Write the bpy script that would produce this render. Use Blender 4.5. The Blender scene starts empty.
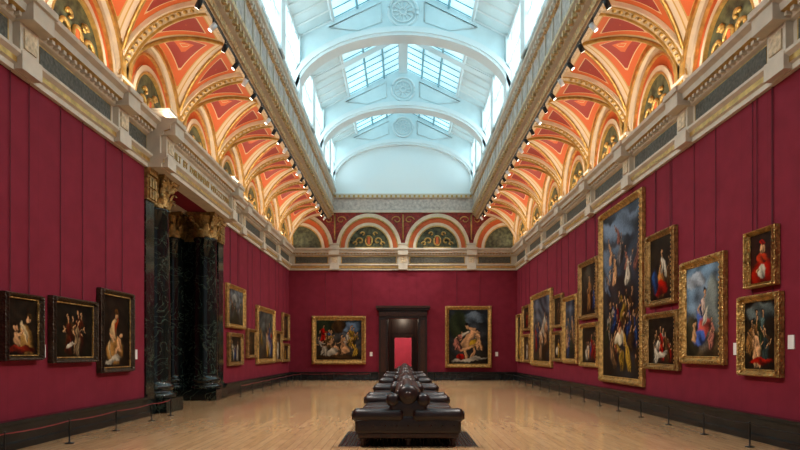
import bpy, math, random, bmesh
import numpy as np
from mathutils import Vector, Matrix
random.seed(5)
W=6.1; D=29.9; CZ=5.87
pi=math.pi

# ------------------------------------------------------------------ mesh builder
class MB:
    def __init__(s): s.v=[]; s.f=[]; s.m=[]; s.s=[]
    def add(s,vs,fs,mat=0,smooth=False):
        o=len(s.v); s.v+= [tuple(p) for p in vs]
        for i,f in enumerate(fs):
            s.f.append([o+k for k in f]); s.m.append(mat if not isinstance(mat,list) else mat[i]); s.s.append(smooth)
    def box(s,x0,x1,y0,y1,z0,z1,mat=0):
        x0,x1=min(x0,x1),max(x0,x1); y0,y1=min(y0,y1),max(y0,y1)
        s.add([(x0,y0,z0),(x1,y0,z0),(x1,y1,z0),(x0,y1,z0),(x0,y0,z1),(x1,y0,z1),(x1,y1,z1),(x0,y1,z1)],
              [(0,3,2,1),(4,5,6,7),(0,1,5,4),(1,2,6,5),(2,3,7,6),(3,0,4,7)],mat)
    def rbox(s,x0,x1,y0,y1,z0,z1,r,mat=0,seg=3):
        bm=bmesh.new(); bmesh.ops.create_cube(bm,size=1)
        for v in bm.verts:
            v.co=Vector(((x0+x1)/2+v.co.x*abs(x1-x0),(y0+y1)/2+v.co.y*abs(y1-y0),(z0+z1)/2+v.co.z*abs(z1-z0)))
        bmesh.ops.bevel(bm,geom=bm.edges[:],offset=r,segments=seg,affect='EDGES',profile=.5)
        bm.verts.index_update()
        s.add([v.co[:] for v in bm.verts],[[v.index for v in f.verts] for f in bm.faces],mat,True); bm.free()
    def lathe(s,prof,c,mat=0,seg=24,smooth=True,axis='z'):
        vs=[];fs=[]
        for (r,h) in prof:
            for i in range(seg):
                a=2*pi*i/seg; p=(r*math.cos(a),r*math.sin(a),h)
                if axis=='x': p=(p[2],p[0],p[1])
                if axis=='y': p=(p[0],p[2],p[1])
                vs.append((c[0]+p[0],c[1]+p[1],c[2]+p[2]))
        n=len(prof)
        for j in range(n-1):
            for i in range(seg):
                k=(i+1)%seg; fs.append((j*seg+i,j*seg+k,(j+1)*seg+k,(j+1)*seg+i))
        fs.append(tuple(range(seg))[::-1]); fs.append(tuple((n-1)*seg+i for i in range(seg)))
        s.add(vs,fs,mat,smooth)
    def tube(s,pts,r,mat=0,seg=6,smooth=True):
        pts=[Vector(p) for p in pts]; vs=[];fs=[];n=len(pts)
        for j,p in enumerate(pts):
            t=(pts[min(j+1,n-1)]-pts[max(j-1,0)]).normalized()
            up=Vector((0,0,1)) if abs(t.z)<.95 else Vector((1,0,0))
            a=t.cross(up).normalized(); b=t.cross(a)
            rr=r[j] if isinstance(r,(list,tuple)) else r
            for i in range(seg):
                th=2*pi*i/seg; vs.append(p+a*rr*math.cos(th)+b*rr*math.sin(th))
        for j in range(n-1):
            for i in range(seg):
                k=(i+1)%seg; fs.append((j*seg+i,j*seg+k,(j+1)*seg+k,(j+1)*seg+i))
        fs.append(tuple(range(seg))); fs.append(tuple((n-1)*seg+i for i in range(seg)))
        s.add(vs,fs,mat,smooth)
    def grid(s,P,mat=0,smooth=True):
        nr=len(P);nc=len(P[0]); vs=[p for row in P for p in row]
        fs=[(j*nc+i,j*nc+i+1,(j+1)*nc+i+1,(j+1)*nc+i) for j in range(nr-1) for i in range(nc-1)]
        s.add(vs,fs,mat,smooth)
    def extr(s,fn,prof,s0,s1,mat=0,mats=None,off=0):
        vs=[fn(s0,z,d+off) for d,z in prof]+[fn(s1,z,d+off) for d,z in prof]; n=len(prof)
        fs=[(i,i+1,n+i+1,n+i) for i in range(n-1)]
        ml=[(mats[i] if mats else mat) for i in range(n-1)]
        fs.append(tuple(range(n))); fs.append(tuple(n+i for i in range(n))[::-1]); ml+=[mat,mat]
        s.add(vs,fs,ml)
    def fbox(s,fn,s0,s1,z0,z1,d0,d1,mat=0):
        vs=[fn(a,z,d) for a in (s0,s1) for z in (z0,z1) for d in (d0,d1)]
        s.add(vs,[(0,1,3,2),(4,6,7,5),(0,4,5,1),(2,3,7,6),(0,2,6,4),(1,5,7,3)],mat)
    def obj(s,name,mats,parent=None,attrs=None,fix=True):
        me=bpy.data.meshes.new(name); me.from_pydata(s.v,[],s.f); 
        for m in mats: me.materials.append(m)
        me.polygons.foreach_set('material_index',s.m); me.polygons.foreach_set('use_smooth',s.s)
        if attrs:
            for an,(typ,data) in attrs.items():
                at=me.attributes.new(an,typ,'POINT')
                at.data.foreach_set('value' if typ=='FLOAT' else 'color',data)
        if fix:
            bm=bmesh.new(); bm.from_mesh(me); bmesh.ops.recalc_face_normals(bm,faces=bm.faces[:]); bm.to_mesh(me); bm.free()
        me.update()
        o=bpy.data.objects.new(name,me); bpy.context.scene.collection.objects.link(o)
        if parent: o.parent=parent
        return o

# ------------------------------------------------------------------ materials
def newmat(name):
    m=bpy.data.materials.new(name); m.use_nodes=True
    nt=m.node_tree; b=nt.nodes['Principled BSDF']; return m,nt,b
def pmat(name,col,rough=.5,metal=0,var=.0,scale=5,bump=0,bscale=40,spec=.5,stretch=None,coat=0,bdist=.02):
    m,nt,b=newmat(name); b.inputs['Roughness'].default_value=rough; b.inputs['Metallic'].default_value=metal
    b.inputs['Base Color'].default_value=(*col,1); b.inputs['Specular IOR Level'].default_value=spec
    b.inputs['Coat Weight'].default_value=coat
    tc=nt.nodes.new('ShaderNodeTexCoord'); mp=nt.nodes.new('ShaderNodeMapping'); nt.links.new(tc.outputs['Object'],mp.inputs[0])
    if stretch: mp.inputs['Scale'].default_value=stretch
    if var:
        n=nt.nodes.new('ShaderNodeTexNoise'); n.inputs['Scale'].default_value=scale; n.inputs['Detail'].default_value=6
        nt.links.new(mp.outputs[0],n.inputs['Vector'])
        r=nt.nodes.new('ShaderNodeValToRGB'); e=r.color_ramp.elements
        e[0].position=.3; e[1].position=.7
        e[0].color=(*[c*(1-var) for c in col],1); e[1].color=(*[min(1,c*(1+var)) for c in col],1)
        nt.links.new(n.outputs[0],r.inputs[0]); nt.links.new(r.outputs[0],b.inputs['Base Color'])
    if bump:
        n2=nt.nodes.new('ShaderNodeTexVoronoi'); n2.inputs['Scale'].default_value=bscale
        nt.links.new(mp.outputs[0],n2.inputs['Vector'])
        bp=nt.nodes.new('ShaderNodeBump'); bp.inputs['Strength'].default_value=bump; bp.inputs['Distance'].default_value=bdist
        nt.links.new(n2.outputs['Distance'],bp.inputs['Height']); nt.links.new(bp.outputs[0],b.inputs['Normal'])
    return m
def emat(name,col,st,base=(.6,.7,.75),scale=1.2,var=.25):
    m,nt,b=newmat(name); b.inputs['Base Color'].default_value=(*base,1); b.inputs['Roughness'].default_value=.3
    tc=nt.nodes.new('ShaderNodeTexCoord'); n=nt.nodes.new('ShaderNodeTexNoise'); n.inputs['Scale'].default_value=scale
    nt.links.new(tc.outputs['Object'],n.inputs['Vector'])
    r=nt.nodes.new('ShaderNodeValToRGB'); e=r.color_ramp.elements; e[0].position=.35; e[1].position=.65
    e[0].color=(*[c*(1-var) for c in col],1); e[1].color=(*col,1)
    nt.links.new(n.outputs[0],r.inputs[0]); nt.links.new(r.outputs[0],b.inputs['Emission Color'])
    b.inputs['Emission Strength'].default_value=st
    return m
def wallmat(name,axis):
    m,nt,b=newmat(name); N=nt.nodes; L=nt.links
    b.inputs['Roughness'].default_value=.8; b.inputs['Specular IOR Level'].default_value=.2
    tc=N.new('ShaderNodeTexCoord'); sp=N.new('ShaderNodeSeparateXYZ'); L.new(tc.outputs['Object'],sp.inputs[0])
    n=N.new('ShaderNodeTexNoise'); n.inputs['Scale'].default_value=3; n.inputs['Detail'].default_value=8; L.new(tc.outputs['Object'],n.inputs['Vector'])
    r=N.new('ShaderNodeValToRGB'); e=r.color_ramp.elements; e[0].position=.3;e[1].position=.75
    e[0].color=(.168,.011,.024,1); e[1].color=(.212,.016,.033,1); L.new(n.outputs[0],r.inputs[0])
    d=N.new('ShaderNodeMath'); d.operation='DIVIDE'; d.inputs[1].default_value=.72; L.new(sp.outputs[axis],d.inputs[0])
    f=N.new('ShaderNodeMath'); f.operation='FRACT'; L.new(d.outputs[0],f.inputs[0])
    c=N.new('ShaderNodeMath'); c.operation='LESS_THAN'; c.inputs[1].default_value=.014; L.new(f.outputs[0],c.inputs[0])
    mx=N.new('ShaderNodeMixRGB'); mx.blend_type='MULTIPLY'; mx.inputs[2].default_value=(.76,.74,.78,1)
    L.new(c.outputs[0],mx.inputs[0]); L.new(r.outputs[0],mx.inputs[1]); L.new(mx.outputs[0],b.inputs['Base Color'])
    return m
def marble(name,base,vein,rough=.15,scale=1.6):
    m,nt,b=newmat(name); N=nt.nodes; L=nt.links; b.inputs['Roughness'].default_value=rough
    tc=N.new('ShaderNodeTexCoord')
    n=N.new('ShaderNodeTexNoise'); n.inputs['Scale'].default_value=scale; n.inputs['Detail'].default_value=9; n.inputs['Distortion'].default_value=1.8
    L.new(tc.outputs['Object'],n.inputs['Vector'])
    r=N.new('ShaderNodeValToRGB'); r.color_ramp.elements[0].position=.40; r.color_ramp.elements[1].position=.60
    r.color_ramp.elements[0].color=(*base,1); r.color_ramp.elements[1].color=(*base,1)
    e=r.color_ramp.elements.new(.5); e.color=(*vein,1)
    e=r.color_ramp.elements.new(.485); e.color=(*[x*1.7 for x in base],1)
    e=r.color_ramp.elements.new(.515); e.color=(*[x*1.5 for x in base],1)
    L.new(n.outputs[0],r.inputs[0]); L.new(r.outputs[0],b.inputs['Base Color'])
    return m
def distmat(name,stops):
    m,nt,b=newmat(name); N=nt.nodes; L=nt.links; b.inputs['Roughness'].default_value=.65
    a=N.new('ShaderNodeAttribute'); a.attribute_name='dist'
    r=N.new('ShaderNodeValToRGB'); r.color_ramp.interpolation='CONSTANT'
    el=r.color_ramp.elements
    el[0].position=0; el[0].color=(*stops[0][1],1); el[1].position=stops[1][0]; el[1].color=(*stops[1][1],1)
    for p,c in stops[2:]:
        e=el.new(p); e.color=(*c,1)
    L.new(a.outputs['Fac'],r.inputs[0]); L.new(r.outputs[0],b.inputs['Base Color'])
    return m

CREAM=(.70,.58,.42); GOLD=(.52,.32,.09); ORA=(.62,.125,.028); RED=(.31,.028,.016)
cream=pmat('cream_plaster',(.60,.53,.42),.55,0,.10,4)
cream_r=pmat('cream_rib',CREAM,.55,0,.10,4)
cream_orn=pmat('cream_ornament',(.62,.49,.31),.5,0,.35,14,.8,9,bdist=.03)
gold=pmat('gold_leaf',GOLD,.38,.6,.3,8)
gold_orn=pmat('gold_ornament',(.60,.42,.19),.4,.35,.5,16,.9,12,bdist=.03)
gframe=pmat('gilt_frame',(.46,.27,.08),.4,.65,.5,10,1.0,26,bdist=.02)
gframe2=pmat('gilt_frame_aged',(.32,.18,.055),.42,.55,.5,10,1.0,26,bdist=.02)
dframe=pmat('dark_frame',(.045,.026,.012),.4,.3,.6,10,.8,26,bdist=.015)
darkpan=pmat('frieze_panel_green',(.075,.07,.05),.6,0,.5,18,.6,14)
orange=pmat('orange_paint',ORA,.6,0,.1,5)
redp=pmat('red_paint',(.26,.025,.016),.6,0,.5,10)
green=pmat('lunette_green',(.07,.075,.035),.6,0,.8,6)
wallLR=wallmat('crimson_wall_y',1); wallB=wallmat('crimson_wall_x',0)
blackm=marble('black_green_marble',(.006,.009,.008),(.06,.08,.055),.10,1.8)
basem=marble('skirting_marble',(.008,.009,.009),(.02,.026,.022),.2,1.5)
white=pmat('lantern_white',(.72,.86,.88),.6,0,.05,2)
whiteb=pmat('lantern_moulding',(.80,.89,.90),.6)
teal=pmat('lantern_glazing_bar',(.26,.46,.52),.5)
glassR=emat('roof_glass',(.42,.74,.84),1.35,scale=.8,var=.45)  # emission stands in for daylight coming through the roof glazing
glassW=emat('clerestory_glass',(.70,.92,1.0),4.4,scale=2,var=.45)  # daylight put into the side panes as their own glow
leather=pmat('dark_leather',(.018,.007,.006),.36,0,.4,6,.25,30,bdist=.01)
wood=pmat('mahogany',(.035,.011,.005),.35,0,.5,4,stretch=(6,6,1))
woodd=pmat('dark_door_wood',(.014,.006,.004),.4,0,.4,4,stretch=(6,6,1))
blackmet=pmat('black_metal',(.015,.015,.015),.4,.5)
redrope=pmat('red_rope',(.25,.02,.02),.7)
wire=pmat('hanging_wire',(.10,.012,.02),.5,.3)
label=pmat('label_card',(.75,.72,.68),.6)
beige=pmat('lantern_frieze',(.50,.45,.40),.6,0,.3,7,.5,8)
lampw=pmat('lamp_white',(.8,.8,.8),.4)
lampe=emat('lamp_lens',(1,.93,.8),4,var=.05)
gold_orn2=pmat('bronze_gilt_capital',(.36,.22,.07),.42,.5,.5,12,.5,20)

# floor
fm,nt,b=newmat('oak_floor'); N=nt.nodes; L=nt.links
tc=N.new('ShaderNodeTexCoord'); mp=N.new('ShaderNodeMapping'); mp.inputs['Rotation'].default_value=(0,0,pi/2)
L.new(tc.outputs['Object'],mp.inputs[0])
br=N.new('ShaderNodeTexBrick'); br.inputs['Scale'].default_value=1; br.inputs['Brick Width'].default_value=1.6; br.inputs['Row Height'].default_value=.14
br.inputs['Mortar Size'].default_value=.003; br.inputs['Color1'].default_value=(.56,.345,.175,1); br.inputs['Color2'].default_value=(.48,.285,.14,1); br.inputs['Mortar'].default_value=(.24,.13,.06,1)
L.new(mp.outputs[0],br.inputs['Vector'])
nz=N.new('ShaderNodeTexNoise'); nz.inputs['Scale'].default_value=2.5; nz.inputs['Detail'].default_value=6
mp2=N.new('ShaderNodeMapping'); mp2.inputs['Scale'].default_value=(8,1,1); L.new(tc.outputs['Object'],mp2.inputs[0]); L.new(mp2.outputs[0],nz.inputs['Vector'])
mx=N.new('ShaderNodeMixRGB'); mx.blend_type='OVERLAY'; mx.inputs[0].default_value=.35
L.new(br.outputs[0],mx.inputs[1]); L.new(nz.outputs[0],mx.inputs[2]); L.new(mx.outputs[0],b.inputs['Base Color'])
b.inputs['Roughness'].default_value=.13; b.inputs['Specular IOR Level'].default_value=.7
floorm=fm

def FR(s,z,d): return (W-d,s,z)
def FL(s,z,d): return (-W+d,s,z)
def FB(s,z,d): return (s,D-d,z)

# ------------------------------------------------------------------ shell
OY0,OY1=13.2,18.9
Y0=1.0
m=MB(); m.box(-W-4.5,W+.4,Y0,D+12,-.2,0,0); m.obj('floor',[floorm])
m=MB(); m.box(W,W+.4,Y0,D+.4,0,9.2,0); m.obj('wall_right',[wallLR])
m=MB(); m.box(-W-.6,-W,Y0,OY0,0,9.2,0); m.box(-W-.6,-W,OY1,D+.4,0,9.2,0); m.box(-W-.6,-W,OY0,OY1,CZ,9.2,0); m.obj('wall_left',[wallLR])
m=MB()
m.box(-W-.6,-.85,D,D+.4,0,9.2,0); m.box(.85,W+.4,D,D+.4,0,9.2,0); m.box(-.85,.85,D,D+.4,3.3,9.2,0)
for sx in (-1,1): m.box(sx*.80,sx*.85,D,D+.4,0,3.3,1)
m.obj('wall_back',[wallB,woodd])
m=MB(); m.box(-10.5,-10.2,OY0-.6,OY1+.6,0,6.2,0); m.box(-10.2,-W-.6,OY0-.5,OY0-.2,0,6.2,0); m.box(-10.2,-W-.6,OY1+.2,OY1+.5,0,6.2,0)
m.obj('wall_vestibule',[wallLR])
m=MB(); m.box(-10.5,-W-.6,OY0-.6,OY1+.6,CZ,CZ+.3,0); m.obj('ceiling_vestibule',[cream])

bp_=[(0,0),(.16,0),(.16,.10),(.12,.13),(.12,.36),(.17,.40),(.17,.45),(0,.45)]
m=MB(); m.extr(FR,bp_,Y0,D); m.obj('baseboard_right',[basem])
m=MB(); m.extr(FL,bp_,Y0,OY0); m.extr(FL,bp_,OY1,D); m.obj('baseboard_left',[basem])
m=MB(); m.extr(FB,bp_,-W,-1.32); m.extr(FB,bp_,1.32,W); m.obj('baseboard_back',[basem])

# entablature
PIERS=[D-3.0*k for k in range(1,10)]
ent=[(0,5.87),(.08,5.87),(.08,5.96),(.13,5.98),(.13,6.07),(.20,6.12),(.20,6.17),(.05,6.20),(.05,6.62),(.12,6.65),(.14,6.72),(.28,6.76),(.30,6.87),(.40,6.92),(.40,7.0),(0,7.0)]
em=[0,0,0,1,0,0,0,0,0,0,1,0,0,0,0]
def entab(fn,s0,s1,piers,name,off=0,proj=None):
    m=MB()
    segs=[(s0,s1,0)]
    if proj: segs=[(s0,proj[0],0),(proj[0],proj[1],.32),(proj[1],s1,0)]
    for a,c,o in segs:
        m.extr(fn,ent,a,c,0,em,off=o)
        if o: m.fbox(fn,a,c,5.87,7.0,0,o)
        n=int((c-a)/.16)
        for i in range(n):
            s=a+(i+.5)*(c-a)/n
            m.fbox(fn,s-.04,s+.04,6.68,6.75,o+.12,o+.22)
    ps=sorted(piers)
    for p in ps:
        o=.32 if proj and proj[0]<p<proj[1] else 0
        m.fbox(fn,p-.22,p+.22,6.17,6.64,o+.04,o+.17)
        m.fbox(fn,p-.15,p+.15,6.25,6.56,o+.17,o+.195,2)
        m.fbox(fn,p-.24,p+.24,5.89,6.17,o+.02,o+.215)
        m.fbox(fn,p-.26,p+.26,6.64,6.92,o+.1,o+.40)
        m.fbox(fn,p-.29,p+.29,6.92,7.03,o+.1,o+.45)
        m.fbox(fn,p-.20,p+.20,7.03,7.22,0,o+.22)
        m.fbox(fn,p-.24,p+.24,7.22,7.28,0,o+.26)
    ed=[s0]+ps+[s1]
    for a,c in zip(ed[:-1],ed[1:]):
        lo,hi=a+.38,c-.38
        if proj and not (hi<proj[0] or lo>proj[1]): continue
        if hi-lo<.3: continue
        m.fbox(fn,lo-.04,hi+.04,6.22,6.60,.05,.075,1)
        m.fbox(fn,lo,hi,6.25,6.57,.06,.085,3)
    return m.obj(name,[cream,gold,cream_orn,darkpan])
entab(FR,Y0,D,PIERS,'trim_1')
entab(FL,Y0,D,[p for p in PIERS if not (OY0<p<OY1)]+[13.5,18.6],'trim_2',proj=(OY0,OY1))
entab(FB,-W,W,[-3.64,0,3.64],'trim_3')
cu=bpy.data.curves.new('frieze_inscription','FONT'); cu.body='BUILT  BY  PARLIAMENT  MDCCCLXXVI'; cu.size=.26; cu.extrude=.01; cu.align_x='CENTER'; cu.align_y='CENTER'
cu.materials.append(gold)
o=bpy.data.objects.new('frieze_inscription',cu); o.location=(-W+.385,16.05,6.41); o.rotation_euler=(pi/2,0,pi/2); bpy.context.scene.collection.objects.link(o)

# ------------------------------------------------------------------ cove vaults
XT=4.2; A=W-XT; H=1.85; a_=1.5; ZS=7.0
dm=distmat('vault_paint',[(0,CREAM),(.11,GOLD),(.14,(.68,.53,.33)),(.21,GOLD),(.235,ORA),(.38,(.68,.48,.26)),(.405,RED),(.62,ORA),(.70,(.60,.42,.2)),(.715,ORA)])
v=MB(); dist=[]
def addgrid(P,Dd):
    v.grid(P,0); 
    for r in Dd: dist.extend([x for x in r])
centers=[D-1.5-3.0*k for k in range(0,9)]
for sx in (-1,1):
    for yc in centers:
        for sy in (-1,1):
            P=[];Q=[]
            for j in range(25):
                ph=pi/2*j/24; yy=a_*math.sin(ph); z=ZS+H*math.cos(ph); xg=XT+A*yy/a_
                row=[];dr=[]
                for i in range(17):
                    x=xg+(W-xg)*i/16; row.append((sx*x,yc+sy*yy,z))
                    dr.append(max(0,min((x-xg)*.78,(W-x)*.9)))
                P.append(row);Q.append(dr)
            addgrid(P,Q)
            P=[];Q=[]
            for j in range(25):
                th=pi/2*j/24; t=math.sin(th); x=XT+A*t; z=ZS+H*math.cos(th); yg=a_*t
                row=[];dr=[]
                for i in range(17):
                    yy=yg+(a_-yg)*i/16; row.append((sx*x,yc+sy*yy,z))
                    dr.append(max(0,min(.10+(yy-yg)*1.1,(a_-yy-.10)*1.3+.1,A*th+.06)))
                P.append(row);Q.append(dr)
            addgrid(P,Q)
v.obj('ceiling',[dm],attrs={'dist':('FLOAT',dist)},fix=False)
m=MB()
def cove(th,off):
    x=XT+A*math.sin(th); z=ZS+H*math.cos(th)
    nx=math.sin(th)/A; nz=math.cos(th)/H; l=math.hypot(nx,nz)
    return x-off*nx/l, z-off*nz/l
for sx in (-1,1):
    for yp in PIERS+[D-.12]:
        for (h0,h1,off,mt) in ((.20,.15,.09,0),(.15,.12,.12,1),(.12,-.12,.07,2),(-.12,-.15,.12,1),(-.15,-.20,.09,0)):
            P=[]
            for j in range(21):
                th=pi/2*j/20; x,z=cove(th,off); x0,z0=cove(th,0)
                P.append([(sx*x0,yp+h0,z0),(sx*x,yp+h0,z),(sx*x,yp+h1,z),(sx*x0,yp+h1,z0)])
            m.grid(P,mt,False)
        for j in range(2,20):
            x,z=cove(pi/2*j/20,.075)
            if yp<D-1: m.lathe([(.005,-.03),(.05,-.02),(.05,.02),(.005,.03)],(sx*x,yp,z),1,6)
    for yc in centers:
        for sy in (-1,1):
            pts=[]
            for j in range(17):
                ph=pi/2*j/16; yy=a_*math.sin(ph); pts.append((sx*(XT+A*yy/a_-.02),yc+sy*yy,ZS+H*math.cos(ph)-.02))
            m.tube(pts,.045,1,6)
        for (xo,w,t,mt) in ((.0,.20,.10,0),(.20,.05,.14,1)):
            P=[]
            for j in range(33):
                ph=-pi/2+pi*j/32
                yo=yc+a_*math.sin(ph); zo=ZS+H*math.cos(ph); yi=yc+(a_-t)*math.sin(ph); zi=ZS+(H-t)*math.cos(ph)
                x0=W-xo; x1=W-xo-w
                P.append([(sx*x0,yo,zo),(sx*x0,yi,zi),(sx*x1,yi,zi),(sx*x1,yo,zo)])
            m.grid(P,mt,False)
m.obj('ceiling_rib',[cream_r,gold,cream_orn])

def lunette(m,fn,sc,a,h,d,smin=-99,smax=99,crest=True):
    rings=[(1.0,.90,0,.10),(.90,.87,1,.12),(.87,.74,4,.05),(.74,.66,0,.09),(.66,.63,1,.10),(.63,0.0,3,.02)]
    for k0,k1,mt,dd in rings:
        P=[]
        for j in range(41):
            ph=-pi/2+pi*j/40
            row=[]
            for k,q in ((k0,0),(k0,dd),(k1,dd),(k1,0)):
                s=sc+a*k*math.sin(ph); s=min(max(s,smin),smax)
                row.append(fn(s,ZS+h*k*math.cos(ph),d+q))
            P.append(row)
        m.grid(P,mt,False)
    if crest:
        u=a*.6
        c=[fn(sc+.17*u*math.cos(t),ZS+.42*u+.25*u*math.sin(t),d+.05) for t in [2*pi*i/14 for i in range(15)]]
        m.tube(c,.045,1,5)
        for sg in (-1,1):
            for (cx,cz,r0,tt) in ((.45,.35,.20,5.5),(.68,.22,.12,5),(.30,.72,.12,5)):
                pts=[]
                for i in range(16):
                    t=tt*i/15; r=r0*(1-.75*i/15)
                    pts.append(fn(sc+sg*u*(cx+r*math.cos(t)),ZS+.05+u*(cz+r*math.sin(t)),d+.05))
                m.tube(pts,.045,1,5)
        m.fbox(fn,sc-.07*u,sc+.07*u,ZS+.25*u,ZS+.62*u,d+.02,d+.06,4)
        m.fbox(fn,sc-.7*u,sc+.7*u,ZS,ZS+.1*u,d+.02,d+.07,1)
m=MB()
for fn in (FL,FR):
    for yc in centers: lunette(m,fn,yc,a_-.16,H-.13,.0,crest=True)
m.obj('trim_4',[cream_r,gold,cream_orn,green,orange])
m=MB()
m.fbox(FB,-W,W,7.0,8.95,0,.02,2)
for sc in (-1.82,1.82): lunette(m,FB,sc,1.74,1.88,.02)
lunette(m,FB,-5.46,1.74,1.88,.02,smin=-W+.01,crest=False); lunette(m,FB,5.46,1.74,1.88,.02,smax=W-.01,crest=False)
for sc in (-3.64,0,3.64):
    for sg in (-1,1):
        pts=[]
        for i in range(18):
            t=6.5*i/17; r=.26*(1-.7*i/17); pts.append(FB(sc+sg*(.34+r*math.cos(t)),8.55+r*.8*math.sin(t),.05))
        m.tube(pts,.03,1,5)
    m.tube([FB(sc,7.5,.05),FB(sc,8.85,.05)],.04,1,5)
m.obj('trim_5',[cream_r,gold,redp,green,orange])

# ------------------------------------------------------------------ lantern
LX=3.72; ZL=10.45; ZE=12.5; ZR=14.4
YL0=Y0
def FLr(s,z,d): return (LX-d,s,z)
def FLl(s,z,d): return (-LX+d,s,z)
lp=[(-.55,8.86),(-.42,8.62),(-.20,8.60),(-.16,8.72),(-.08,8.76),(-.02,8.95),(.06,9.0),(.06,9.1),(-.02,9.14),(-.02,9.80),(.05,9.85),(.10,10.0),(.16,10.05),(.16,10.15),(0,10.2),(0,ZL),(-.3,ZL),(-.55,9.2)]
lm=[1,2,1,0,2,0,1,0,3,1,0,0,0,0,4,4,4]
for nm,fn in (('trim_6',FLr),('trim_7',FLl)):
    m=MB(); m.extr(fn,lp,YL0,D,0,lm)
    s=YL0+.2
    while s<D-.1:
        m.fbox(fn,s-.045,s+.045,8.78,8.92,-.06,.04,1)
        m.fbox(fn,s-.05,s+.05,9.86,9.98,.03,.12,0)
        s+=.25
    s=YL0+.6
    while s<D-.3:
        m.fbox(fn,s-.03,s+.03,9.16,9.79,-.02,.015,0); s+=.725
    m.obj(nm,[cream,gold_orn,cream_orn,beige,whiteb])
ARCH=[2.3,8.1,13.9,19.7,25.5,D-.15]
m=MB()
def roofz(x): return ZR-(ZR-ZE)*abs(x)/LX
for ya in ARCH:
    tk=.28 if ya<D-1 else .14
    for (o0,o1,h) in ((0,.10,tk),(.10,.26,tk+.05),(.26,.32,tk+.0)):
        P=[]
        for j in range(49):
            t=pi*j/48; c,s_=math.cos(t),math.sin(t)
            P.append([((LX-.02)*c+o1*c,ya+h,ZL+2.05*s_+o1*s_),((LX-.02)*c+o0*c,ya+h,ZL+2.05*s_+o0*s_),((LX-.02)*c+o0*c,ya-h,ZL+2.05*s_+o0*s_),((LX-.02)*c+o1*c,ya-h,ZL+2.05*s_+o1*s_)])
        m.grid(P,1,False)
    for yy in (ya-.1,ya+.1):
        P=[]
        for j in range(49):
            t=pi*j/48; x=(LX+.0)*math.cos(t); P.append([(x,yy,ZL+2.1*math.sin(t)+.05),(x,yy,max(roofz(x),ZL+2.1*math.sin(t)+.06))])
        m.grid(P,0,False)
    for sx in (-1,1):
        m.box(sx*(LX-.14),sx*(LX+.02),ya-tk,ya+tk,ZL-.3,ZE,1)
    yf=ya-.1
    for r,rt in ((.52,.05),(.38,.03),(.12,.03)):
        m.tube([(r*math.cos(2*pi*i/32),yf-.03,13.42+r*math.sin(2*pi*i/32)) for i in range(33)],rt,1,6)
    for i in range(12):
        an=2*pi*i/12; m.tube([(.14*math.cos(an),yf-.02,13.42+.14*math.sin(an)),(.36*math.cos(an),yf-.02,13.42+.36*math.sin(an))],.022,1,4)
    for sx in (-1,1):
        m.tube([(sx*.75,yf-.02,13.05),(sx*.75,yf-.02,13.75),(sx*2.6,yf-.02,12.85),(sx*1.6,yf-.02,12.75),(sx*.75,yf-.02,13.05)],.025,1,4)
m.obj('ceiling_arch',[white,whiteb])
m=MB()
m.fbox(FB,-LX,LX,9.9,ZE+2.0,.0,.04,4)
m.fbox(FB,-4.2,4.2,8.93,9.05,0,.14,1); m.fbox(FB,-4.2,4.2,9.05,9.7,0,.06,2); m.fbox(FB,-4.2,4.2,9.7,9.92,0,.16,1)
for i in range(30):
    s=-3.6+i*.248; m.fbox(FB,s-.05,s+.05,9.72,9.84,.16,.2,3)
m.box(-LX,LX,D,D+.2,9,ZR+.3,0)
m.obj('wall_lantern_end',[white,cream,beige,gold,whiteb])
for wi,sx in enumerate((-1,1)):
    m=MB()
    m.box(sx*(LX+.03),sx*(LX+.06),YL0,D,ZL,ZE,1)
    y=YL0
    while y<D:
        m.box(sx*(LX-.05),sx*(LX+.03),y-.04,y+.04,ZL,ZE,0); y+=.58
    m.box(sx*(LX-.08),sx*(LX+.03),YL0,D,ZL,ZL+.12,0); m.box(sx*(LX-.08),sx*(LX+.03),YL0,D,ZE-.16,ZE+.05,0)
    m.box(sx*(LX-.04),sx*(LX+.03),YL0,D,11.45,11.52,0)
    y=YL0
    mids=[(ARCH[i]+ARCH[i+1])/2 for i in range(len(ARCH)-1)]
    for ym in mids: m.box(sx*(LX-.14),sx*(LX+.03),ym-.3,ym+.3,ZL,ZE,0)
    m.obj('window_%d'%(wi+1),[whiteb,glassW])
m=MB(); GX=2.45
for sx in (-1,1):
    m.add([(sx*LX,YL0,ZE),(sx*LX,D,ZE),(sx*GX,D,roofz(GX)),(sx*GX,YL0,roofz(GX))],[(0,1,2,3)],0)
    y=YL0
    m.tube([(sx*GX,YL0,roofz(GX)-.03),(sx*GX,D,roofz(GX)-.03)],.08,1,4,False)
    while y<D:
        m.tube([(sx*LX,y,ZE-.02),(sx*GX,y,roofz(GX)-.02)],.035,1,4,False); y+=.58
    for ym in mids:
        m.tube([(sx*LX,ym,ZE-.08),(0,ym,ZR-.08)],.13,1,4,False)
m.box(-.2,.2,YL0,D,ZR-.22,ZR+.05,1)
m.obj('ceiling_lantern',[white,whiteb])
m=MB()
for sx in (-1,1):
    m.add([(sx*GX,YL0,roofz(GX)+.02),(sx*GX,D,roofz(GX)+.02),(sx*.15,D,roofz(.15)+.02),(sx*.15,YL0,roofz(.15)+.02)],[(0,1,2,3)],1)
    y=YL0+.29
    while y<D:
        m.tube([(sx*GX,y,roofz(GX)-.01),(sx*.15,y,roofz(.15)-.01)],.022,0,4,False); y+=.48
    for x in (.85,1.6): m.tube([(sx*x,YL0,roofz(x)-.04),(sx*x,D,roofz(x)-.04)],.045,0,4,False)
m.obj('window_3',[teal,glassR])

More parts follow.
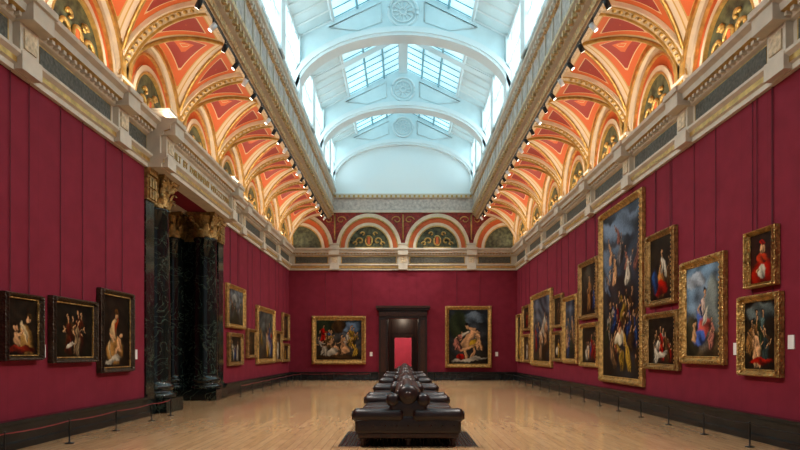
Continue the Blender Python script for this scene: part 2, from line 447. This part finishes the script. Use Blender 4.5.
# ------------------------------------------------------------------ track spotlights
m=MB()
for sx in (-1,1):
    m.box(sx*3.98,sx*4.02,6,D-.3,8.52,8.57,0)
    y=7.0; k=0
    while y<D-.6:
        m.tube([(sx*4.0,y,8.53),(sx*4.0,y,8.40)],.015,0,5)
        d=Vector((sx*.55,(.25 if k%2 else -.2),-.8)).normalized(); p=Vector((sx*4.0,y,8.36))
        m.tube([p-d*.07,p+d*.11],.055,2 if k%3==0 else 0,8); m.tube([p+d*.11,p+d*.115],.045,1,8)
        y+=.8; k+=1
m.obj('track_spotlights',[blackmet,lampe,lampw])

# ------------------------------------------------------------------ columns
def spiral(m,c,dirv,r0,mat):
    pts=[];rs=[]
    for i in range(20):
        t=i/19*3.6*pi; r=r0*(1-.8*i/19)
        pts.append(c+dirv*(r*math.cos(t))+Vector((0,0,1))*(r*math.sin(t))); rs.append(.045*(1-.5*i/19))
    m.tube(pts,rs,mat,6)
def column(x,y):
    m=MB(); r=.38; c=(x,y,0)
    m.box(x-.52,x+.52,y-.52,y+.52,0,.34,0)
    m.lathe([(.50,.34),(.52,.38),(.52,.44),(.47,.48),(.43,.50),(.42,.55),(.46,.58),(.47,.63),(.43,.68),(.40,.70),(.38,.80),(.385,2.2),(.36,3.8),(.33,5.02),(.35,5.04),(.36,5.08),(.33,5.11)],c,0,36)
    m.lathe([(.31,5.10),(.31,5.4),(.34,5.6),(.42,5.76),(.44,5.78)],c,1,24)
    for row,(zb,hh,nn,ph) in enumerate(((5.10,.28,8,0),(5.14,.46,8,pi/8))):
        for k in range(nn):
            an=2*pi*k/nn+ph; dr=Vector((math.cos(an),math.sin(an),0)); tn=Vector((-dr.y,dr.x,0))
            P=[]
            for j in range(9):
                t=j/8; out=.33+.03+.16*t**3; z=zb+hh*(t if t<.85 else .85-(t-.85)*.9); wd=.115*math.sin(pi*min(.93,.25+.7*t))*(1+.15*math.sin(t*25))
                P.append([Vector((x,y,z))+dr*(out-.02)-tn*wd,Vector((x,y,z))+dr*(out+.025)-tn*wd*.45,Vector((x,y,z))+dr*(out+.0),Vector((x,y,z))+dr*(out+.025)+tn*wd*.45,Vector((x,y,z))+dr*(out-.02)+tn*wd])
            m.grid(P,1,True)
    for k in range(4):
        an=pi/4+k*pi/2; dr=Vector((math.cos(an),math.sin(an),0))
        spiral(m,Vector((x,y,5.68))+dr*.44,dr,.10,1)
        m.tube([Vector((x,y,5.35))+dr*.34,Vector((x,y,5.6))+dr*.38,Vector((x,y,5.74))+dr*.5],[.03,.035,.04],1,6)
        an=k*pi/2; dr=Vector((math.cos(an),math.sin(an),0)); m.lathe([(0.01,-.05),(.06,-.03),(.06,.03),(.01,.05)],Vector((x,y,5.79))+dr*.42,1,8)
    pts=[]
    for k in range(4):
        for t in range(7):
            u=t/6; a0=pi/4+k*pi/2; a1=a0+pi/2
            p=Vector((math.cos(a0),math.sin(a0),0)).lerp(Vector((math.cos(a1),math.sin(a1),0)),u)*.62
            p*=1-.10*math.sin(pi*u)
            if t<6: pts.append(p)
    n=len(pts)
    m.add([(x+p.x,y+p.y,5.77) for p in pts]+[(x+p.x*1.04,y+p.y*1.04,5.868) for p in pts],[(i,(i+1)%n,n+(i+1)%n,n+i) for i in range(n)]+[tuple(range(n)),tuple(range(n,2*n))],1)
    m.obj('marble_column',[blackm,gold_orn2])
for (x,y) in ((-6.3,14.2),(-7.35,14.2),(-6.3,17.85),(-7.35,17.85)): column(x,y)
def anta(y0,y1):
    m=MB(); m.box(-7.9,-6.02,y0,y1,0,.5,0); m.box(-7.86,-6.06,y0,y1,.5,5.12,0); m.box(-7.88,-6.02,y0,y1,5.12,5.72,1)
    m.box(-7.9,-5.96,y0,y1,5.72,5.868,1)
    for k in range(3):
        for j in range(2):
            m.fbox(FL,y0+.04+k*.14,y0+.14+k*.14,5.16+.26*j,5.38+.26*j,.06,.12,1)
    m.obj('marble_pilaster',[blackm,gold_orn2])
anta(OY0+.0,OY0+.44); anta(OY1-.5,OY1-.0)

# ------------------------------------------------------------------ door
m=MB()
for sx in (-1,1):
    m.box(sx*.83,sx*1.28,D-.16,D-.002,0,3.42,0); m.box(sx*.93,sx*1.18,D-.2,D-.15,.45,3.2,1); m.box(sx*.80,sx*1.32,D-.22,D-.002,0,.35,0)
    m.box(sx*.86,sx*1.26,D-.24,D-.1,3.42,3.62,1)
m.box(-1.28,1.28,D-.17,D-.002,3.3,3.75,0); m.box(-1.38,1.38,D-.3,D-.002,3.75,3.84,0); m.box(-1.44,1.44,D-.36,D-.002,3.84,3.96,1)
m.box(-.9,.9,D-.2,D-.15,3.42,3.64,1)
m.obj('door_1',[woodd,wood])
m=MB()
m.box(-1.6,-.85,D+.4,D+3.3,0,4,0); m.box(.85,1.6,D+.4,D+3.3,0,4,0); m.box(-.85,.85,D+.4,D+3.3,3.6,4,0)
m.box(-.85,-.50,D+3.0,D+3.3,0,3.6,0); m.box(.50,.85,D+3.0,D+3.3,0,3.6,0); m.box(-.50,.50,D+3.0,D+3.3,2.35,3.6,0)
m.obj('wall_passage',[wood])
m=MB()
for i in range(4): m.box(-.66+i*.34,-.38+i*.34,D+2.95,D+2.995,2.62,3.3,1)
for sx in (-1,1): m.box(sx*.50,sx*.64,D+2.9,D+2.995,0,2.5,1)
m.box(-.64,.64,D+2.88,D+2.995,2.35,2.50,1)
m.obj('timber_doorcase',[woodd,wood])
m=MB(); m.box(-4,4,D+9,D+9.3,0,5,0); m.box(-4.2,-4,D+3.3,D+9.3,0,5,0); m.box(4,4.2,D+3.3,D+9.3,0,5,0); m.box(-4,4,D+3.3,D+3.35,3.9,5,0)
m.obj('wall_far_room',[wallB])
m=MB(); m.box(-4,4,D+8.85,D+8.99,0,.35,0); m.obj('baseboard_far_room',[basem])
m=MB(); m.box(-4.2,4.2,D+3.3,D+9.3,5,5.2,0); m.obj('ceiling_far_room',[cream])
m=MB(); m.rbox(-.5,.5,D+6.2,D+6.8,.12,.48,.06,0)
for x in (-.42,.42):
    for y in (D+6.28,D+6.72): m.lathe([(.03,0),(.04,.06),(.05,.14)],(x,y,0),1,8)
m.obj('gallery_bench',[leather,wood])

# ------------------------------------------------------------------ paintings
SK=(.58,.33,.18); DK=(.02,.012,.008); WH=(.52,.46,.36); BL=(.03,.07,.20); RD=(.34,.025,.015); YE=(.42,.25,.06); BR=(.11,.055,.022); GR=(.05,.065,.03); SKY=(.14,.20,.28); PK=(.38,.16,.12)
canv=[0]
cm,nt,b=newmat('oil_on_canvas'); at=nt.nodes.new('ShaderNodeAttribute'); at.attribute_name='Col'; nt.links.new(at.outputs['Color'],b.inputs['Base Color']); b.inputs['Roughness'].default_value=.4
b.inputs['Specular IOR Level'].default_value=.12
n2=nt.nodes.new('ShaderNodeTexNoise'); n2.inputs['Scale'].default_value=60; bpn=nt.nodes.new('ShaderNodeBump'); bpn.inputs['Strength'].default_value=.1; bpn.inputs['Distance'].default_value=.01
nt.links.new(n2.outputs[0],bpn.inputs['Height']); nt.links.new(bpn.outputs[0],b.inputs['Normal'])
def E(cx,cy,rx,ry,col,rot=0,soft=.22): return [(cx,cy,rx,ry,rot,col,soft)]
def dim(c,k): return tuple(x*k for x in c)
def Fg(cx,base,h,robe,skin=SK,hair=DK,lean=0,robe2=None,arm=.6):
    # a robed figure: shadow, skirt with lit and dark folds, torso, mantle, two arms, neck, head, hair
    r2=robe2 or tuple(c*1.15 for c in robe)
    hx=cx+lean*.8
    return (E(cx+.03,base+.25*h,.20*h,.32*h,dim(robe,.25),.1,.6)+E(cx,base+.27*h,.15*h,.30*h,robe,lean*2)
            +E(cx+.05*h,base+.2*h,.022*h,.22*h,dim(robe,1.7),.2)+E(cx-.04*h,base+.22*h,.02*h,.20*h,dim(robe,.3),-.15)+E(cx-.09*h,base+.15*h,.02*h,.15*h,dim(robe,1.3),-.3)
            +E(cx+lean*.4,base+.60*h,.10*h,.17*h,r2,-lean*3)+E(cx+lean*.4-.06*h,base+.58*h,.03*h,.16*h,dim(robe,.4),.3)
            +E(cx+lean*.4+.12*h,base+.62*h,.026*h,.09*h,r2,arm)+E(cx+lean*.4+.16*h,base+.52*h,.016*h,.07*h,skin,-arm)
            +E(cx+lean*.4-.12*h,base+.56*h,.018*h,.09*h,skin,-arm*.7)
            +E(hx,base+.78*h,.022*h,.05*h,dim(skin,.8))+E(hx,base+.89*h,.052*h,.05*h,hair)+E(hx+.004,base+.86*h,.036*h,.050*h,skin)+E(hx+.012*h,base+.85*h,.01*h,.03*h,dim(skin,.5)))
def crowd(n,seed,pal,x0=.08,x1=.92,y0=.0,y1=.35,h=.5):
    r=random.Random(seed); o=[]
    L_=sorted([(r.uniform(y0,y1),r.uniform(x0,x1)) for _ in range(n)],reverse=True)
    for y,x in L_:
        o+=Fg(x,y,h*r.uniform(.75,1.15),dim(r.choice(pal),r.uniform(.5,1.1)),lean=r.uniform(-.16,.16),arm=r.uniform(-1.2,1.4))
    return o
def painting(wall,s0,s1,z0,z1,fw,bg,ops,fr=None,name='framed_painting',res=90):
    fr=fr or gframe
    fn={'R':FR,'L':FL,'B':FB}[wall]
    w=s1-s0;h=z1-z0; m=MB()
    cw=w-2*fw; ch=h-2*fw; asp=cw/ch
    prof=[(0,.045),(.10,.07),(.22,.05),(.40,.075),(.62,.13),(.80,.14),(.90,.10),(1,.09),(1,.0)]
    P=[]
    for k,dep in prof:
        o=fw*(1-k)
        cs=[(s0+o,z0+o),(s1-o,z0+o),(s1-o,z1-o),(s0+o,z1-o),(s0+o,z0+o)]
        P.append([fn(s,z,dep+.01) for s,z in cs])
    m.grid(P,0,False)
    if fr is dframe:   # thin gilt sight edge
        for a,c,e,g in ((s0+fw*.85,s1-fw*.85,z0+fw*.8,z0+fw*.97),(s0+fw*.85,s1-fw*.85,z1-fw*.97,z1-fw*.8),(s0+fw*.8,s0+fw*.97,z0+fw,z1-fw),(s1-fw*.97,s1-fw*.8,z0+fw,z1-fw)):
            m.fbox(fn,a,c,e,g,.06,.085,4)
    for (cs_,cz_) in ((s0+fw*.5,z0+fw*.5),(s1-fw*.5,z0+fw*.5),(s0+fw*.5,z1-fw*.5),(s1-fw*.5,z1-fw*.5)):
        m.lathe([(.01,-.4*fw),(.30*fw,-.25*fw),(.4*fw,0),(.30*fw,.25*fw),(.01,.4*fw)],fn(cs_,cz_,.11),0,10)
    if fw>.12:
        nn=max(6,int(w/.11))
        for i in range(nn):
            s=s0+fw+(w-2*fw)*(i+.5)/nn
            for z in (z0+fw*.28,z1-fw*.28): m.fbox(fn,s-.022,s+.022,z-.02,z+.02,.14,.158,0)
        nn=max(6,int(h/.11))
        for i in range(nn):
            z=z0+fw+(h-2*fw)*(i+.5)/nn
            for s in (s0+fw*.28,s1-fw*.28): m.fbox(fn,s-.02,s+.02,z-.022,z+.022,.14,.158,0)
    m.fbox(fn,s0+.01,s1-.01,z0+.01,z1-.01,.006,.02,1)
    for q in (.25,.75): m.tube([fn(s0+w*q,z1-.02,.02),fn(s0+w*q,CZ,.02)],.007,3,4)
    nf=len(m.v)
    nu=max(16,int(res*min(1.5,asp))); nv=res if asp<1.6 else int(res*.8)
    Pn=[]
    for j in range(nv+1):
        row=[]
        for i in range(nu+1):
            u=i/nu; 
            s=(s1-fw-cw*u) if wall=='R' else (s0+fw+cw*u)
            row.append(fn(s,z0+fw+ch*j/nv,.05))
        Pn.append(row)
    m.grid(Pn,2,False)
    U,V=np.meshgrid(np.linspace(0,1,nu+1),np.linspace(0,1,nv+1)); U=U*asp
    rs=np.random.RandomState(canv[0]+11); canv[0]+=1
    ph=rs.rand(12)*6.28
    U2=U+.018*np.sin(V*17+ph[0])+.010*np.sin(U*31+V*23+ph[1])+.005*np.sin(V*71+ph[9]); V2=V+.016*np.sin(U*19+ph[2])+.009*np.sin(V*37-U*21+ph[3])+.005*np.sin(U*83+ph[10])
    c0=np.array(bg[0]);c1=np.array(bg[1])
    t=(V+.15*np.sin(U*5+ph[4])+.1*np.sin(U*9+V*7+ph[5])).clip(0,1)[...,None]
    a=c0*(1-t)+c1*t
    bl=(.5+.5*np.sin(U*11+3*np.sin(V*8+ph[6]))*np.sin(V*13+2*np.sin(U*7+ph[7])))[...,None]
    a=a*(.4+.9*bl)
    for (cx,cy,rx,ry,rot,col,soft) in ops:
        dx=U2-cx*asp; dy=V2-cy; cr,sr=math.cos(rot),math.sin(rot)
        x=(dx*cr+dy*sr)/rx; y=(-dx*sr+dy*cr)/ry; r=np.sqrt(x*x+y*y)
        mk=((1-r)/soft).clip(0,1)[...,None]
        sh=(.70+.42*(-x*.7+y*.6)+.25*np.sin(x*5+ph[8]+y*2.5+cx*40)).clip(.10,1.6)[...,None]
        a=a*(1-mk)+np.array(col)*sh*mk
    vg=1-.45*((U/asp-.5)**2+(V-.5)**2)[...,None]*2
    a=(a*vg*(1+.12*rs.randn(*a.shape[:2],1))).clip(0,1)
    lum=a.mean(axis=2,keepdims=True)
    a=(lum+(a-lum)*1.2).clip(0,1)
    a=(a*np.clip(lum/.13,.3,1.0)**.7*1.1).clip(0,1)
    col=np.ones((len(m.v),4)); col[nf:,:3]=a.reshape(-1,3)
    m.obj(name,[fr,blackmet,cm,wire,gframe],attrs={'Col':('FLOAT_COLOR',col.ravel())},fix=False)

DBG=((.022,.013,.008),(.035,.024,.015))
PA=[RD,BR,WH,YE,BL,SK,BR,GR]; PB=[BR,BR,GR,DK,PK,YE]; PC=[WH,SK,PK,BL,BR]
painting('B',-4.86,-1.98,.86,3.43,.24,((.07,.045,.02),(.07,.09,.11)),E(.80,.82,.28,.16,SKY)+E(.2,.8,.3,.3,GR)+E(.5,.85,.2,.2,BR)+crowd(15,4,PA,h=.55,y1=.4)+E(.5,.06,.7,.06,BR)+E(.35,.2,.16,.1,WH,.3)+E(.65,.25,.12,.1,SK,.4))
painting('B',2.25,4.72,.68,3.96,.2,((.04,.03,.018),(.06,.07,.08)),E(.65,.85,.25,.12,(.14,.17,.20))+E(.25,.7,.2,.3,GR)+E(.5,.45,.09,.22,SK,-.5)+E(.62,.62,.035,.16,SK,.9)+E(.47,.70,.04,.045,SK)+E(.47,.74,.045,.03,DK)+E(.32,.52,.035,.16,WH,-.9)+E(.66,.36,.12,.08,(.40,.24,.05),.4)+Fg(.78,.25,.40,SK,lean=-.1)+Fg(.22,.22,.42,PK,lean=.1)+E(.5,.3,.20,.035,SK,.3)+E(.42,.18,.03,.13,SK,.5)+E(.60,.17,.03,.13,SK,-.3)+E(.55,.08,.35,.04,WH,.1)+E(.3,.12,.1,.06,RD),fr=gframe)
# right wall
painting('R',9.04,9.82,2.60,3.58,.08,((.12,.012,.010),(.03,.015,.012)),E(.5,.1,.40,.42,RD)+E(.5,.5,.20,.12,(.4,.05,.03))+E(.48,.22,.14,.16,WH)+E(.5,.70,.09,.13,SK)+E(.5,.82,.11,.06,RD)+E(.3,.25,.06,.04,SK)+E(.54,.69,.02,.06,dim(SK,.5))+E(.5,.62,.06,.03,dim(SK,.4)))
painting('R',8.94,10.02,1.09,2.48,.12,DBG,E(.5,.85,.4,.16,(.12,.14,.13))+crowd(7,21,[(.30,.15,.06),(.08,.12,.11),BR,GR,SK],h=.62)+E(.5,.12,.3,.06,RD),fr=gframe)
painting('R',10.5,12.1,1.26,3.41,.16,((.12,.08,.04),(.20,.30,.40)),E(.3,.85,.25,.10,(.42,.46,.5))+E(.8,.55,.2,.35,(.20,.22,.20))+E(.15,.2,.2,.3,(.08,.07,.04))+Fg(.45,.14,.68,(.09,.14,.36),lean=.1,robe2=(.55,.42,.34))+E(.52,.32,.16,.11,(.46,.10,.08),.5)+Fg(.75,.06,.38,PK)+E(.4,.2,.14,.10,(.10,.16,.44),.3)+E(.25,.22,.05,.10,SK,.4)+E(.23,.33,.04,.045,SK)+E(.58,.45,.03,.14,WH,-.6))
painting('R',12.4,13.82,2.60,4.33,.14,DBG,Fg(.5,.02,.85,(.38,.17,.06),lean=.05,robe2=WH)+E(.45,.18,.3,.14,RD)+E(.66,.5,.05,.18,WH,.4)+E(.2,.3,.12,.22,BL)+Fg(.82,.2,.5,BR),fr=gframe2)
painting('R',12.25,13.92,1.09,2.44,.14,DBG,crowd(8,8,[RD,BR,WH,SK,BR],h=.75,y1=.15)+E(.5,.2,.3,.07,WH,.2),fr=gframe2)
PD=[dim(c,.9) for c in (BR,YE,RD,SK,BL,WH,GR,BR)]
painting('R',14.06,17.1,.62,5.66,.19,((.035,.024,.016),(.07,.09,.12)),
  E(.5,.9,.42,.08,(.20,.26,.34))+E(.2,.72,.18,.10,(.12,.16,.21))+E(.75,.62,.2,.12,(.06,.07,.09))+E(.5,.48,.25,.12,(.045,.04,.04))
  +crowd(11,31,[SK,PK,(.14,.18,.24),(.28,.25,.24),WH],y0=.50,y1=.80,h=.19)+crowd(20,33,PD,y0=.02,y1=.34,h=.24)
  +E(.5,.22,.08,.04,(.7,.6,.42))+E(.5,.26,.03,.03,SK)+Fg(.30,.04,.27,(.18,.10,.05),lean=.1)+Fg(.68,.05,.27,YE,lean=-.08),res=160)
painting('R',17.3,19.1,2.58,4.5,.16,DBG,E(.5,.7,.4,.3,(.08,.07,.05))+Fg(.5,.05,.8,(.26,.12,.05))+Fg(.8,.1,.5,BL),fr=gframe2)
painting('R',17.25,19.0,1.02,2.45,.15,DBG,crowd(6,41,PA,h=.75,y1=.15))
painting('R',19.35,21.0,1.09,3.54,.18,((.04,.03,.02),(.09,.11,.14)),crowd(8,42,PA,h=.5))
painting('R',21.15,22.45,2.45,3.75,.14,DBG,Fg(.5,.0,.9,BR),fr=gframe2)
painting('R',21.15,22.45,1.13,2.32,.14,DBG,Fg(.5,.0,.9,YE)+E(.3,.3,.2,.2,WH),fr=gframe2)
painting('R',22.7,26.2,.88,4.13,.24,((.06,.04,.02),(.12,.14,.17)),crowd(12,43,PA,h=.5))
painting('R',26.55,28.1,2.55,3.8,.14,DBG,Fg(.5,.0,.9,RD),fr=gframe2)
painting('R',26.55,28.1,1.0,2.38,.14,DBG,Fg(.5,.0,.9,WH))
painting('R',28.4,29.6,1.0,3.48,.16,DBG,Fg(.5,.0,.85,YE,lean=.1)+Fg(.8,0,.5,RD))
# left wall
painting('L',8.45,9.33,1.37,2.43,.09,DBG,E(.66,.25,.20,.34,(.40,.22,.08),.3)+E(.60,.4,.05,.26,(.55,.42,.25),.4)+E(.74,.64,.07,.09,SK)+E(.76,.70,.08,.05,BR)+E(.35,.28,.10,.15,dim(SK,.9),.6)+E(.30,.48,.06,.07,SK)+E(.28,.53,.06,.04,DK)+E(.45,.40,.12,.025,SK,.5)+E(.5,.10,.4,.07,(.24,.03,.02)),fr=dframe)
painting('L',9.6,10.98,1.31,2.48,.11,((.025,.02,.01),(.02,.016,.012)),crowd(7,61,[(.24,.16,.09),(.36,.25,.13),BR,(.2,.04,.02)],h=.85,y1=.08,x0=.15,x1=.85)+E(.42,.22,.16,.04,WH,.2),fr=dframe)
painting('L',11.13,12.47,1.08,2.79,.12,DBG,E(.48,.22,.26,.22,(.34,.17,.06),.2)+E(.42,.5,.10,.18,(.50,.34,.18),-.3)+E(.52,.55,.03,.16,(.3,.05,.02),-.4)+E(.53,.72,.055,.065,SK)+E(.53,.77,.07,.04,(.14,.06,.02))+E(.56,.71,.014,.04,dim(SK,.5))+E(.62,.32,.07,.13,SK,.5)+E(.68,.46,.04,.045,SK)+E(.36,.42,.025,.12,SK,.8)+E(.55,.22,.03,.12,SK,-.7)+E(.40,.10,.25,.05,WH,.2)+E(.3,.24,.03,.16,(.5,.36,.2),.3),fr=dframe)
painting('L',19.15,21.3,2.35,3.89,.16,((.05,.045,.025),(.14,.16,.17)),E(.5,.78,.4,.12,(.26,.26,.23))+crowd(5,62,PB,h=.5),fr=gframe)
painting('L',19.35,21.0,1.02,2.19,.14,DBG,crowd(4,63,PA,h=.8,y1=.1),fr=gframe2)
painting('L',21.65,22.9,1.27,2.43,.13,DBG,Fg(.5,.0,.9,BR),fr=gframe2)
painting('L',23.1,26.2,1.0,3.46,.22,((.06,.04,.02),(.10,.11,.10)),crowd(9,64,PA,h=.55))
painting('L',26.4,27.75,1.03,2.54,.14,DBG,Fg(.5,.0,.9,WH),fr=gframe2)
painting('L',28.0,29.55,2.1,3.5,.15,DBG,Fg(.5,.0,.9,BR),fr=gframe2); painting('L',28.0,29.55,1.0,1.95,.13,DBG,Fg(.5,.0,.9,YE),fr=gframe2)
def wl(fn,s,z): 
    m=MB(); m.fbox(fn,s-.07,s+.07,z-.11,z+.11,.003,.02,0); m.obj('caption_card',[label])
for fn,s,z in ((FL,9.46,1.52),(FL,12.75,1.45),(FR,8.78,1.66),(FR,10.24,1.56),(FR,12.18,1.5),(FR,17.18,1.3),(FB,-1.7,1.4),(FB,5.0,1.4)): wl(fn,s,z)

# ------------------------------------------------------------------ sofas
SX=.08
def sofa(yc,Ln=2.9):
    m=MB(); h=Ln/2
    m.rbox(-.80,.80,yc-h+.05,yc+h-.05,.13,.26,.03,1)
    for x in (-.72,0,.72):
        for y in (-h+.14,0,h-.14):
            m.lathe([(.03,0),(.045,.03),(.03,.06),(.055,.10),(.06,.14)],(x,yc+y,0),1,12)
    for sx in (-1,1):
        n=3; a0=yc-h+.2; st=(Ln-.4)/n
        for i in range(n):
            m.rbox(sx*.10,sx*.86,a0+i*st+.01,a0+(i+1)*st-.01,.24,.47,.075,0,4)
        for i in range(n):
            m.rbox(sx*.01,sx*.21,a0+i*st+.01,a0+(i+1)*st-.01,.42,.80,.07,0,4)
            for bz in (.54,.67):
                for q in (.25,.5,.75):
                    m.lathe([(.005,-.012),(.016,0),(.005,.012)],(sx*.21,a0+(i+q)*st,bz),1,8,axis='x')
        m.lathe([(.02,-h+.14),(.09,-h+.16),(.115,-h+.22),(.115,h-.22),(.09,h-.16),(.02,h-.14)],(sx*.11,yc,.80),0,20,axis='y')
    m.lathe([(.02,-h+.10),(.07,-h+.12),(.10,-h+.2),(.10,h-.2),(.07,h-.12),(.02,h-.10)],(0,yc,.87),0,20,axis='y')
    for sy in (-1,1):
        ye=yc+sy*(h-.1)
        m.rbox(-.84,.84,ye-.09,ye+.09,.20,.50,.06,0,4)
        for sx in (-1,1):
            m.lathe([(.02,-.40),(.09,-.39),(.115,-.34),(.10,0),(.115,.34),(.09,.39),(.02,.40)],(sx*.47,ye+sy*.02,.50),0,20,axis='x')
            m.lathe([(.015,-.02),(.06,-.015),(.075,.0),(.06,.015),(.015,.02)],(sx*.875,ye+sy*.02,.50),1,16,axis='x')
        m.rbox(-.30,.30,ye-.08,ye+.08,.45,.76,.07,0,4)
        m.lathe([(.02,-.12),(.12,-.11),(.17,-.05),(.17,.05),(.12,.11),(.02,.12)],(0,ye,.82),0,24,axis='y')
        m.lathe([(.01,-.135),(.05,-.13),(.07,-.10),(.07,.10),(.05,.13),(.01,.135)],(0,ye,.82),1,16,axis='y')
        for sx in (-1,1): m.lathe([(.02,-.11),(.08,-.10),(.11,-.05),(.11,.05),(.08,.10),(.02,.11)],(sx*.24,ye,.74),0,20,axis='y')
        for i in range(9):
            m.lathe([(.005,-.012),(.014,0),(.005,.012)],(-.72+i*.18,ye+sy*.095,.34),1,8,axis='y')
    m.v=[(x+SX,y,z+.002) for x,y,z in m.v]
    m.obj('leather_gallery_sofa',[leather,wood])
for yc in (10.25,13.85,17.45,21.05,24.65): sofa(yc)
def grille(yc,hw=1.12,hl=.85):
    m=MB(); m.box(SX-hw,SX+hw,yc-hl,yc+hl,0,.001,0)
    n=36
    for i in range(n):
        x=SX-hw+.06+(2*hw-.12)*i/(n-1); m.box(x-.012,x+.012,yc-hl+.05,yc+hl-.05,.001,.002,1)
    m.obj('floor_grille',[blackmet,basem])
grille(9.75)

# ------------------------------------------------------------------ barriers
def barrier(name,pts,rope):
    m=MB(); 
    for p in pts:
        m.lathe([(.07,0),(.07,.012),(.02,.02),(.012,.03),(.012,.38),(.018,.385),(.018,.40),(.005,.41)],(p[0],p[1],0),0,10)
    for a,c in zip(pts[:-1],pts[1:]):
        m.tube([(a[0]+(c[0]-a[0])*t,a[1]+(c[1]-a[1])*t,.375-.02*math.sin(pi*t)) for t in (0,.25,.5,.75,1)],.009,rope,5)
    m.obj(name,[blackmet,blackmet,redrope])
barrier('rope_barrier',[(5.48,7.5+1.35*i) for i in range(16)]+[(5.3,29.1),(3.6,29.2),(1.7,29.25)],1)
barrier('rope_barrier',[(-5.48,6.2+1.5*i) for i in range(5)]+[(-5.48,13.2)],2)
barrier('rope_barrier',[(-5.48,18.9+1.5*i) for i in range(7)]+[(-5.3,29.1),(-3.6,29.2),(-1.7,29.25)],2)

# ------------------------------------------------------------------ lights
def aim(o,t): o.rotation_euler=(Vector(t)-o.location).to_track_quat('-Z','Y').to_euler()
sc=bpy.context.scene
def spot(loc,tgt,e,col,ang=95,r=.12,name='spot_lamp'):
    l=bpy.data.lights.new(name,'SPOT'); l.energy=e; l.color=col; l.spot_size=math.radians(ang); l.spot_blend=1; l.shadow_soft_size=r
    o=bpy.data.objects.new(name,l); o.location=loc; sc.collection.objects.link(o); aim(o,tgt)
for sx in (-1,1):
    for y in (5,9,13,17,21,25,28.2):
        spot((sx*3.9,y,8.4),(-sx*5.9,y+.5,1.5),1000,(1,.92,.84),74)
for y in (9,14,20,26):
    for sx in (-1,1): spot((sx*3.9,y,8.4),(sx*.8,y,0),1300,(1,.95,.88),70)
for sx in (-2.2,2.2): spot((sx,25.0,8.8),(sx*1.3,D,2.0),540,(1,.92,.84),76)
for sx in (-1,1):
    l=bpy.data.lights.new('cornice_uplight','AREA'); l.shape='RECTANGLE'; l.size=.15; l.size_y=26; l.energy=310; l.color=(1,.85,.68)
    o=bpy.data.objects.new('cornice_uplight',l); o.location=(sx*5.58,16.5,7.08); sc.collection.objects.link(o)
    o.rotation_euler=(0,pi+sx*-.1,0)
l=bpy.data.lights.new('far_room_lamp','POINT'); l.energy=1000; l.color=(1,.86,.74); l.shadow_soft_size=.3
o=bpy.data.objects.new('far_room_lamp',l); o.location=(0,D+6,4.4); sc.collection.objects.link(o)
l=bpy.data.lights.new('passage_lamp','POINT'); l.energy=40; l.color=(1,.8,.6); l.shadow_soft_size=.1
o=bpy.data.objects.new('passage_lamp',l); o.location=(0,D+1.6,3.45); sc.collection.objects.link(o)
w=bpy.data.worlds.new('World'); sc.world=w; w.use_nodes=True
w.node_tree.nodes['Background'].inputs[0].default_value=(.88,.92,1,1); w.node_tree.nodes['Background'].inputs[1].default_value=.2

cam=bpy.data.cameras.new('Camera'); co=bpy.data.objects.new('Camera',cam); sc.collection.objects.link(co); sc.camera=co
co.location=(0,0,1.5); co.rotation_euler=(pi/2,0,0); cam.lens=25.2; cam.sensor_width=36; cam.shift_x=-.00375; cam.shift_y=.159; cam.clip_end=200
sc.view_settings.view_transform='Standard'; sc.view_settings.look='None'
